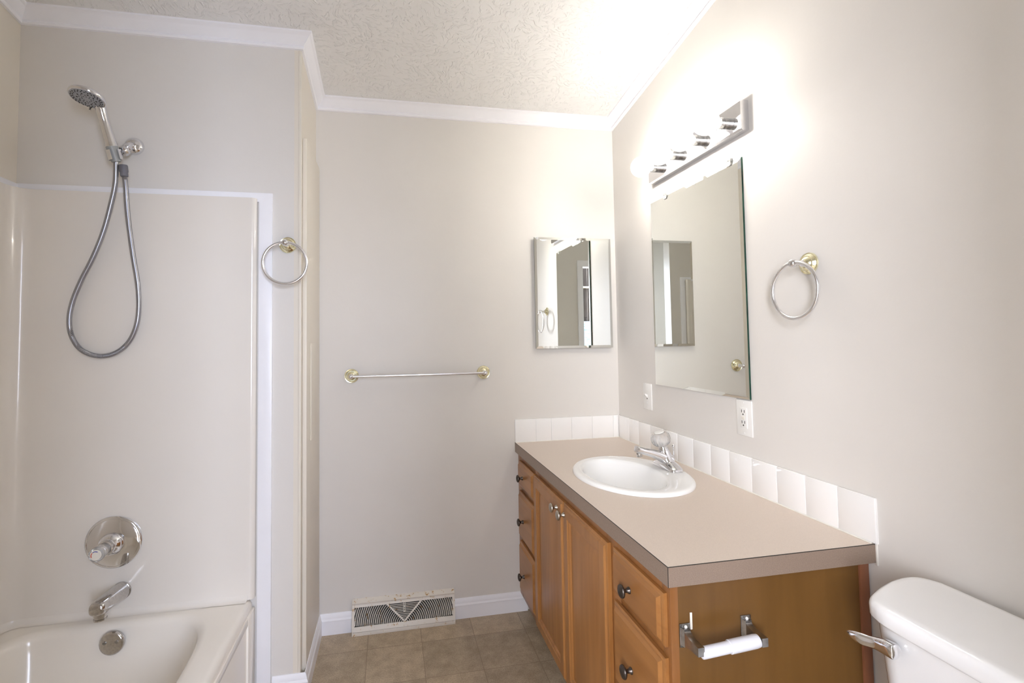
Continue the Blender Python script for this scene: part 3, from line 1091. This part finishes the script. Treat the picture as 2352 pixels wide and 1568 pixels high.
def rect_ring(x0, x1, ya, yb, z, n=NC):
    r = []
    cx, cyy = SX, SY
    corners = [math.atan2(yb - cyy, x1 - cx), math.atan2(yb - cyy, x0 - cx), math.atan2(ya - cyy, x0 - cx) + 2 * PI, math.atan2(ya - cyy, x1 - cx) + 2 * PI]
    for i in range(n):
        t = 2 * PI * i / n
        c, s_ = math.cos(t), math.sin(t)
        k = min([(x1 - cx) / c if c > 1e-9 else 1e9, (x0 - cx) / c if c < -1e-9 else 1e9, (yb - cyy) / s_ if s_ > 1e-9 else 1e9, (ya - cyy) / s_ if s_ < -1e-9 else 1e9])
        r.append([cx + c * k, cyy + s_ * k, z])
    for a in corners:                      # snap the nearest sample to each corner
        i = min(range(n), key=lambda j: abs((2 * PI * j / n - a + PI) % (2 * PI) - PI))
        r[i][0] = x1 if math.cos(a) > 0 else x0
        r[i][1] = yb if math.sin(a) > 0 else ya
    return r


def hole_ring(z, k=.93, n=NC):
    return [(SX + SA * k * math.cos(2 * PI * i / n), SY + SB * k * math.sin(2 * PI * i / n), z) for i in range(n)]


E_ = .0012
X0, X1, Y0, Y1 = KX0 + E_, XR - .0002, KY0 + E_, YB - .0002
m = MB().loft([hole_ring(.7525), hole_ring(ZC), rect_ring(X0, X1, Y0, Y1, ZC), rect_ring(X0, X1, Y0, Y1, .7525)], False, False, True, 0, loop=True)
m.build('laminate_top', M['counter'], ct, smooth=20)
MB().box(KX0, KX0 + E_, KY0, YB - .0002, .7518, ZC - .0014).build('front_edge_band', M['edge'], ct, smooth=0)
MB().box(KX0 + E_, XR - .0002, KY0, KY0 + E_, .7518, ZC - .0014).build('end_edge_band', M['edge'], ct, smooth=0)
m = MB().box(KX0 - .0001, KX0 + E_, KY0 - .0001, YB - .0002, ZC - .0014, ZC).box(KX0 + E_, XR - .0002, KY0 - .0001, KY0 + E_, ZC - .0014, ZC)
m.box(KX0 - .0002, KX0 + .0009, KY0 - .0002, KY0 + .0009, .7518, ZC)
m.build('edge_seam', M['dark'], ct, smooth=0)
m = MB().tube([(XR - .0100, KY0 + .004, ZC + .001), (XR - .0100, YB - .010, ZC + .001)], .0022, 8).tube([(.5945, YB - .0100, ZC + .001), (XR - .010, YB - .0100, ZC + .001)], .0022, 8)
m.box(XR - .0035, XR, KY0 - .0040, KY0 + .0005, .745, ZC + .004, .001)
m.build('caulk_bead', M['caulk'], ct)

# ------------------------------------------------------------------ sink
sk = thing('bathroom_sink', (SX, SY, ZC), 'oval white drop-in sink set into the beige counter', 'sink')


def sr(k, z, dx=0.0, n=96):
    return [(SX + dx + (SA * k) * math.cos(2 * PI * i / n), SY + (SB * k) * math.sin(2 * PI * i / n), z) for i in range(n)]


def bowl(ax0, ax1, by, z, n=96):
    """inner opening: shifted towards the front so the back rim is a ledge for the faucet"""
    r = []
    cx = (ax0 + ax1) / 2
    a = (ax1 - ax0) / 2
    for i in range(n):
        t = 2 * PI * i / n
        r.append((cx + a * math.cos(t), SY + by * math.sin(t), z))
    return r


z = ZC
rings = [sr(.955, z + .0004), sr(1.0, z + .0006), sr(1.0, z + .004), sr(.990, z + .0085), sr(.970, z + .0118), sr(.945, z + .0130)]
rings += [bowl(SX - .172, SX + .108, .212, z + .0128), bowl(SX - .166, SX + .102, .205, z + .0105), bowl(SX - .160, SX + .096, .198, z + .002),
          bowl(SX - .153, SX + .089, .190, z - .015), bowl(SX - .141, SX + .078, .174, z - .05), bowl(SX - .118, SX + .058, .140, z - .095), bowl(SX - .080, SX + .025, .085, z - .122), bowl(SX - .050, SX - .006, .022, z - .128)]
rings += [bowl(SX - .060, SX + .005, .035, z - .134), bowl(SX - .086, SX + .031, .092, z - .129), bowl(SX - .126, SX + .066, .149, z - .101), bowl(SX - .149, SX + .086, .182, z - .054), sr(.912, z - .010), sr(.918, z + .0004)]
MB().loft(rings, False, False, True, 0, loop=True).build('basin', M['china'], sk, smooth=60)
MB().lathe([(.021, 0), (.021, .002), (.017, .0025), (.016, .001), (0, .001)], (SX - .028, SY, z - .1285), (0, 0, 1), 28).build('drain', M['chrome'], sk)

# ------------------------------------------------------------------ faucet
FB = Vector((1.0165, 1.697, ZC + .0136))
fa = thing('faucet', tuple(FB), 'chrome single-knob faucet with crystal knob on the sink rim', 'faucet')


def frect(c, ax, ay, wx, wy, e, n=40):
    r = []
    for i in range(n):
        t = 2 * PI * i / n
        c_, s_ = math.cos(t), math.sin(t)
        r.append(Vector(c) + Vector(ax) * wx * math.copysign(abs(c_) ** (2 / e), c_) + Vector(ay) * wy * math.copysign(abs(s_) ** (2 / e), s_))
    return r


X_, Y_, Z_ = Vector((1, 0, 0)), Vector((0, 1, 0)), Vector((0, 0, 1))
m = MB()
# base wings, long in y, swelling to a hub in the middle
N = 25
rings = []
for i in range(N):
    t = -1 + 2 * i / (N - 1)
    y = .0735 * math.sin(t * PI / 2)
    w = .0275 * (1 - abs(t) ** 3.0) ** .5 + .0008
    hgt = .012 + .021 * math.exp(-(t / .5) ** 2) * (1 - abs(t) ** 4) if abs(t) < 1 else .011
    hgt = hgt * (1 - .75 * abs(t) ** 6)
    sec = []
    for k in range(17):
        a = PI * k / 16
        sec.append(FB + Vector((w * math.cos(a), y, hgt * math.sin(a) ** .55 if math.sin(a) > 0 else 0)))
    rings.append(sec)
m.loft(rings)
# hub rising to the knob, leaning to the front
hubs = [(0, .002, .0265, .045), (-.001, .012, .0262, .039), (-.002, .022, .0255, .032), (-.004, .034, .0240, .0265), (-.007, .046, .0222, .0222), (-.011, .058, .0200, .0195), (-.0135, .066, .0187, .0184)]
ax = Vector((-.24, 0, .97)).normalized()
ux = Vector((.97, 0, .24))
m.loft([frect(FB + Vector((dx, 0, dz)), ux, Y_, a, b_, 2.2) for dx, dz, a, b_ in hubs])
m.build('faucet_body', M['chrome'], fa, smooth=50)
# spout: broad arm reaching over the bowl
sec = [(.012, .026, .0250, .0215), (-.012, .036, .0225, .0215), (-.036, .0475, .0195, .0180), (-.062, .0570, .0172, .0148), (-.090, .0650, .0160, .0130), (-.104, .0688, .0156, .0124)]
rings = []
for i, (dx, dz, wy, wz) in enumerate(sec):
    a, b_ = sec[max(i - 1, 0)], sec[min(i + 1, len(sec) - 1)]
    d = Vector((b_[0] - a[0], 0, b_[1] - a[1])).normalized()
    nrm = Vector((d.z, 0, -d.x))
    if nrm.z < 0:
        nrm = -nrm
    rings.append(frect(FB + Vector((dx, 0, dz)), Y_, nrm, wy, wz, 3.2))
spo = MB().loft(rings).build('spout', M['chrome'], fa, smooth=45)
d = Vector((-.97, 0, .24)).normalized()
nrm = Vector((.24, 0, .97))
c0 = FB + Vector((-.1035, 0, .069))
MB().loft([frect(c0 + d * h, Y_, nrm, w_, k_, 4) for h, w_, k_ in ((0, .0150, .0112), (.001, .0162, .0128), (.018, .0165, .0130), (.021, .0155, .0118), (.022, .010, .008))]).build('spout_tip', M['chrome'], spo, smooth=40)
MB().lathe([(.0098, 0), (.0102, .003), (.0102, .013), (.0088, .014), (.0075, .010)], c0 + d * .010 + Vector((0, 0, -.012)), (0.1, 0, -1), 24).build('aerator', M['spotted_chrome'], spo)
# collar and crystal knob
kc = FB + Vector((-.0135, 0, .066))
m = MB().lathe([(.0178, -.002), (.0182, .002), (.0165, .010), (.0120, .017), (.0110, .022), (0, .022)], kc, ax, 32)
m.build('knob_collar', M['chrome'], fa)
m = MB()
nf = 20
rg = []
for r, h in [(.010, .016), (.022, .018), (.0315, .026), (.0355, .037), (.0360, .046), (.0335, .056), (.0270, .064), (.0190, .0675), (0.0185, .0655), (0, .0655)]:
    qq = ax.to_track_quat('Z', 'Y')
    rg.append([kc + ax * h + qq @ Vector((max(r, 1e-4) * (1 - (.05 if i % 2 else 0)) * math.cos(2 * PI * i / (2 * nf)), max(r, 1e-4) * (1 - (.05 if i % 2 else 0)) * math.sin(2 * PI * i / (2 * nf)), 0)) for i in range(2 * nf)])
m.loft(rg)
ck = m.build('crystal_knob', M['clear'], fa, smooth=20)
MB().lathe([(.0182, .0650), (.0182, .0680), (.0165, .0695), (0, .0705)], kc, ax, 32).build('knob_cap', M['white_plastic'], ck)
# lift rod
lr = FB + Vector((.0235, -.006, .0))
MB().tube([lr + Vector((0, 0, .012)), lr + Vector((.001, 0, .062)), lr + Vector((.001, 0, .070)), lr + Vector((.0012, 0, .078))], [.0030, .0030, .0042, .0055], 14).sphere(tuple(lr + Vector((.0012, 0, .079))), .0062, n=20).build('lift_rod', M['chrome'], fa)

# ------------------------------------------------------------------ vanity cabinet
FRX, FRT = .6075, .5890                  # face frame plane, front plane of doors and drawers
EY = 1.0188                              # end panel plane
vc = thing('vanity_cabinet', (.87, 1.67, 0), 'honey maple bathroom vanity cabinet under the beige counter', 'cabinet')
m = MB()
SX1 = FRX + .019
m.box(FRX, SX1, EY, 1.052, .085, .7516, .0008)
m.box(FRX, SX1, 1.262, 1.332, .085, .7516, .0008)
m.box(FRX, SX1, 2.0, 2.055, .085, .7516, .0008)
m.box(FRX, SX1, 2.275, YB - .001, .085, .7516, .0008)
m.box(FRX + .0004, SX1, 1.05, 2.28, .700, .7516, .0008)
m.box(FRX + .0004, SX1, 1.05, 2.28, .085, .125, .0008)
for ya, yb in ((1.05, 1.265), (2.052, 2.28)):
    for z in (.595, .360):
        m.box(FRX + .0004, SX1, ya, yb, z - .016, z + .016, .0008)
m.box(FRX + .0004, SX1, 1.655, 1.690, .10, .72, .0008)
m.build('face_frame', M['frame'], vc)
MB().box(SX1, 1.112, EY + .0012, EY + .013, .0, .7516).build('end_panel', M['veneer'], vc)['label'] = 'darker brown plain end panel'
MB().box(1.109, 1.1345, EY - .004, EY + .012, 0.0, .7516, .001).build('scribe_strip', M['scribe'], vc)['label'] = 'reddish strip against the wall'
MB().box(SX1 + .055, SX1 + .067, EY + .014, YB - .001, 0.0, .085).build('toe_kick', M['frame'], vc)
MB().box(SX1, 1.11, EY + .014, YB - .001, .085, .100).build('cabinet_floor', M['frame'], vc)


def nest(m, y0_, y1_, z0_, z1_, steps):
    rings = []
    for ins_, dep in steps:
        x = FRX - dep
        rings.append([(x, y0_ + ins_, z0_ + ins_), (x, y1_ - ins_, z0_ + ins_), (x, y1_ - ins_, z1_ - ins_), (x, y0_ + ins_, z1_ - ins_)])
    return m.loft(rings)


T_ = FRX - FRT
DOOR = [(0, .0005), (0, T_ - .008), (.004, T_ - .006), (.008, T_ - .0055), (.013, T_), (.043, T_), (.047, T_ - .004), (.050, T_ - .0045), (.056, T_ - .0105), (.060, T_ - .0105), (.082, T_ - .0065)]
DRAW = [(0, .0005), (0, T_ - .010), (.005, T_ - .0075), (.009, T_ - .007), (.017, T_)]


def knob_mb(y, z):
    return MB().lathe([(.0085, 0), (.0085, .0025), (.0060, .005), (.0048, .010), (.0052, .0135), (.0110, .0165), (.0160, .0195), (.0168, .0220), (.0150, .0255), (.0095, .0280), (0, .0290)], (FRT, y, z), (-1, 0, 0), 32)


def front(name, y0_, y1_, z0_, z1_, ky, kz, steps, wm_, km):
    o = nest(MB(), y0_, y1_, z0_, z1_, steps).build(name, wm_, vc, smooth=20)
    knob_mb(ky, kz).build('knob', km, o, smooth=60)
    return o


front('door', 1.672, 2.030, .100, .722, 1.722, .688, DOOR, M['maple'], M['nickel'])
front('door', 1.316, 1.667, .100, .722, 1.650, .6855, DOOR, M['maple'], M['nickel'])
for z0_, z1_, kz in ((.606, .722, .662), (.370, .582, .466), (.122, .350, .222)):
    front('drawer', 2.042, 2.290, z0_, z1_, 2.196, kz, DRAW, M['maple_h'], M['bronze'])
for z0_, z1_, kz in ((.606, .724, .661), (.370, .582, .464), (.122, .350, .222)):
    front('drawer', 1.031, 1.284, z0_, z1_, 1.176, kz, DRAW, M['maple_h'], M['bronze'])

# ------------------------------------------------------------------ toilet paper holder on the cabinet end
tp = thing('toilet_paper_holder', (.716, EY, .634), 'worn chrome toilet paper holder with empty white roller on the vanity side', 'paper holder')
PX = (.6405, .7945)
for px in PX:
    w = .0130
    m = MB()
    prof = [(EY + .0012, .6605), (EY - .0025, .6605), (EY - .006, .653), (EY - .014, .646), (EY - .030, .6425), (EY - .0600, .6425), (EY - .0600, .6240), (EY - .030, .6215), (EY - .014, .6165), (EY - .006, .6115), (EY + .0012, .6100)]
    rings = []
    for xx in (px - .0075, px + .0075):
        rings.append([(xx, p[0], p[1]) for p in prof])
    m.loft(rings)
    m.box(px - w, px + w, EY - .0022, EY + .0012, .6095, .6610, .0008)
    m.prism([(px - w, EY), (px - .0075, EY - .011), (px + .0075, EY - .011), (px + w, EY)], 'z', .615, .6535)
    po = m.build('post', M['worn_chrome'], tp, smooth=30)
    MB().lathe([(.0036, 0), (.0030, .0010), (.0012, .0013), (.001, .0004), (0, .0004)], (px, EY - .0052, .6552), (0, -1, .45), 18).build('screw', M['white_plastic'], po)
a = Vector((PX[0] + .0035, EY - .0510, .6255))
b_ = Vector((PX[1] - .0070, EY - .0510, .6345))
d = (b_ - a).normalized()
Lr = (b_ - a).length
m = MB().lathe([(.006, .0), (.0115, .003), (.0120, .006), (.0120, Lr * .48), (.0140, Lr * .485), (.0140, Lr - .012), (.0128, Lr - .004), (.006, Lr)], a, d, 32)
ro = m.build('roller', M['bluish_plastic'], tp, smooth=40)
ro['label'] = 'white plastic roller'
m = MB().box(.6545, .6600, EY - .0012, EY + .0012, .645, .682, .001)
m.build('mounting_strip', M['ivory_plastic'], tp)

# ------------------------------------------------------------------ toilet
ty0, ty1 = .360, .878
tl = thing('toilet', (.92, .62, 0), 'white toilet with chrome flush lever at the lower right', 'toilet')


def lid_ring(z, g):
    """outline of the tank lid shrunk by g"""
    xb, xf = 1.119, .8985
    cyc = (ty0 + ty1) / 2
    half = [(xf, .0), (xf + .0005, .14), (xf + .003, .170), (xf + .0075, .185), (xf + .014, .199), (xf + .027, .212), (xf + .050, .2245), (xf + .085, .2390), (xf + .125, .2515), (xf + .155, .2575), (xf + .175, .2585), (xf + .190, .2570), (xb - .018, .2510), (xb - .009, .242), (xb - .003, .228), (xb, .205), (xb, 0)]
    half = [(p.x, p.y) for p in spline([(x, y, 0) for x, y in half], 4)]
    xm = (xb + xf) / 2
    half = [(xm + (x - xm) * (1 - g / (xb - xm)), y * (1 - g / .258)) for x, y in half]
    up_ = [(x, cyc + y, z) for x, y in half]
    dn = [(x, cyc - y, z) for x, y in half[::-1]][1:-1]
    return up_ + dn


LZ = .787
rings = [lid_ring(LZ - .036, .014), lid_ring(LZ - .036, .006), lid_ring(LZ - .034, .002), lid_ring(LZ - .030, .0), lid_ring(LZ - .014, .0), lid_ring(LZ - .008, .0015), lid_ring(LZ - .003, .006), lid_ring(LZ - .0006, .012), lid_ring(LZ, .022)]
MB().loft(rings).build('tank_lid', M['toilet'], tl, smooth=60)


def rrect(x0, x1, ya, yb, r, z, n=8):
    P = []
    for (cx, cyy, a0) in ((x1 - r, yb - r, 0), (x0 + r, yb - r, PI / 2), (x0 + r, ya + r, PI), (x1 - r, ya + r, 1.5 * PI)):
        for i in range(n + 1):
            a = a0 + PI / 2 * i / n
            P.append((cx + r * math.cos(a), cyy + r * math.sin(a), z))
    return P


m = MB().loft([rrect(.965, 1.105, .430, .808, .045, .385), rrect(.955, 1.108, .420, .818, .05, .42), rrect(.934, 1.110, .406, .832, .055, .58), rrect(.917, 1.112, .398, .840, .060, .752)])
m.build('tank', M['toilet'], tl, smooth=60)


def egg(cx, hx0, hx1, hy, z, n=48):
    r = []
    for i in range(n):
        t = 2 * PI * i / n
        c, s_ = math.cos(t), math.sin(t)
        r.append((cx + (hx1 if c > 0 else hx0) * c, .619 + hy * s_, z))
    return r


m = MB().loft([egg(.80, .155, .24, .105, 0), egg(.80, .15, .24, .10, .03), egg(.80, .14, .22, .09, .12), egg(.78, .19, .25, .13, .25), egg(.76, .25, .28, .175, .36), egg(.75, .275, .30, .185, .395),
               egg(.73, .215, .17, .125, .395), egg(.73, .19, .14, .105, .34), egg(.73, .08, .06, .05, .22)])
m.build('bowl', M['toilet'], tl, smooth=60)
MB().loft([egg(.74, .275, .20, .185, .398), egg(.74, .278, .203, .188, .404), egg(.74, .278, .203, .188, .416), egg(.74, .268, .193, .178, .424)]).build('seat_lid', M['toilet'], tl, smooth=50)
# flush lever
lv_ = MB()
lx = .915
stem = MB().lathe([(.009, 0), (.009, .010)], (lx, .772, .7185), (-1, 0, 0), 20)
ys_ = [(.7605, .7175, .0130, .0060, .0040), (.7625, .7175, .0130, .0125, .0080), (.7660, .7178, .0130, .0140, .0092), (.7780, .7175, .0132, .0138, .0090), (.7880, .7160, .0140, .0125, .0078), (.7980, .7140, .0160, .0112, .0060), (.8080, .7120, .0195, .0104, .0048), (.8200, .7100, .0230, .0108, .0046), (.8320, .7090, .0245, .0092, .0044), (.8420, .7088, .0250, .0060, .0036), (.8480, .7088, .0252, .0025, .0022)]
fine_ = []
for k in range(len(ys_) - 1):
    p0_, p1_, p2_, p3_ = ys_[max(k - 1, 0)], ys_[k], ys_[k + 1], ys_[min(k + 2, len(ys_) - 1)]
    for j_ in range(5):
        t = j_ / 5
        fine_.append([.5 * (2 * b1 + (c1 - a1) * t + (2 * a1 - 5 * b1 + 4 * c1 - d1) * t * t + (3 * b1 - a1 - 3 * c1 + d1) * t ** 3) for a1, b1, c1, d1 in zip(p0_, p1_, p2_, p3_)])
fine_.append(list(ys_[-1]))
lv_.loft([frect(Vector((lx - dx, y, z)), X_, Z_, wx, wz, 3.6, 28) for y, z, dx, wz, wx in fine_])
lo = lv_.build('flush_lever', M['chrome'], tl, smooth=50)
lo['label'] = 'chrome flush lever'
stem.build('lever_stem', M['chrome'], lo)

# ------------------------------------------------------------------ bedroom seen through the doorway in the mirrors
cu = thing('bedroom_curtain', (-0.5, BY, 0), 'dark curtain with brass rod glimpsed through the doorway in the small mirror', 'curtain')
rings = []
for z in (0.02, 2.44):
    front_, back_ = [], []
    for i in range(81):
        x = -1.2 + 1.15 * i / 80
        y = BY + .06 + .018 * math.sin(i * 1.1)
        front_.append((x, y + .004, z))
        back_.append((x, y - .004, z))
    rings.append(front_ + back_[::-1])
MB().loft(rings).build('curtain_cloth', M['curtain'], cu, smooth=60)
MB().tube([(-1.25, BY + .10, 2.02), (0.0, BY + .10, 2.02)], .018, 16).build('curtain_rod', M['brass'], cu)
ws = thing('bedroom_window', (-0.62, BY + .1, 1.2), 'bluish window with blinds glimpsed in the small mirror', 'window')
MB().box(-.86, -.44, BY + .092, BY + .10, .75, 1.50).build('pane', M['sky_pane'], ws, smooth=0)
m = MB()
for i in range(28):
    m.box(-.85, -.45, BY + .101, BY + .112, .765 + i * .026, .772 + i * .026)
m.build('blind', M['blind'], ws, smooth=0)
m = MB().box(-.89, -.86, BY + .088, BY + .115, .72, 1.53).box(-.44, -.41, BY + .088, BY + .115, .72, 1.53).box(-.89, -.41, BY + .088, BY + .115, 1.50, 1.53).box(-.89, -.41, BY + .088, BY + .115, .72, .75)
m.build('window_frame', M['blind'], ws)
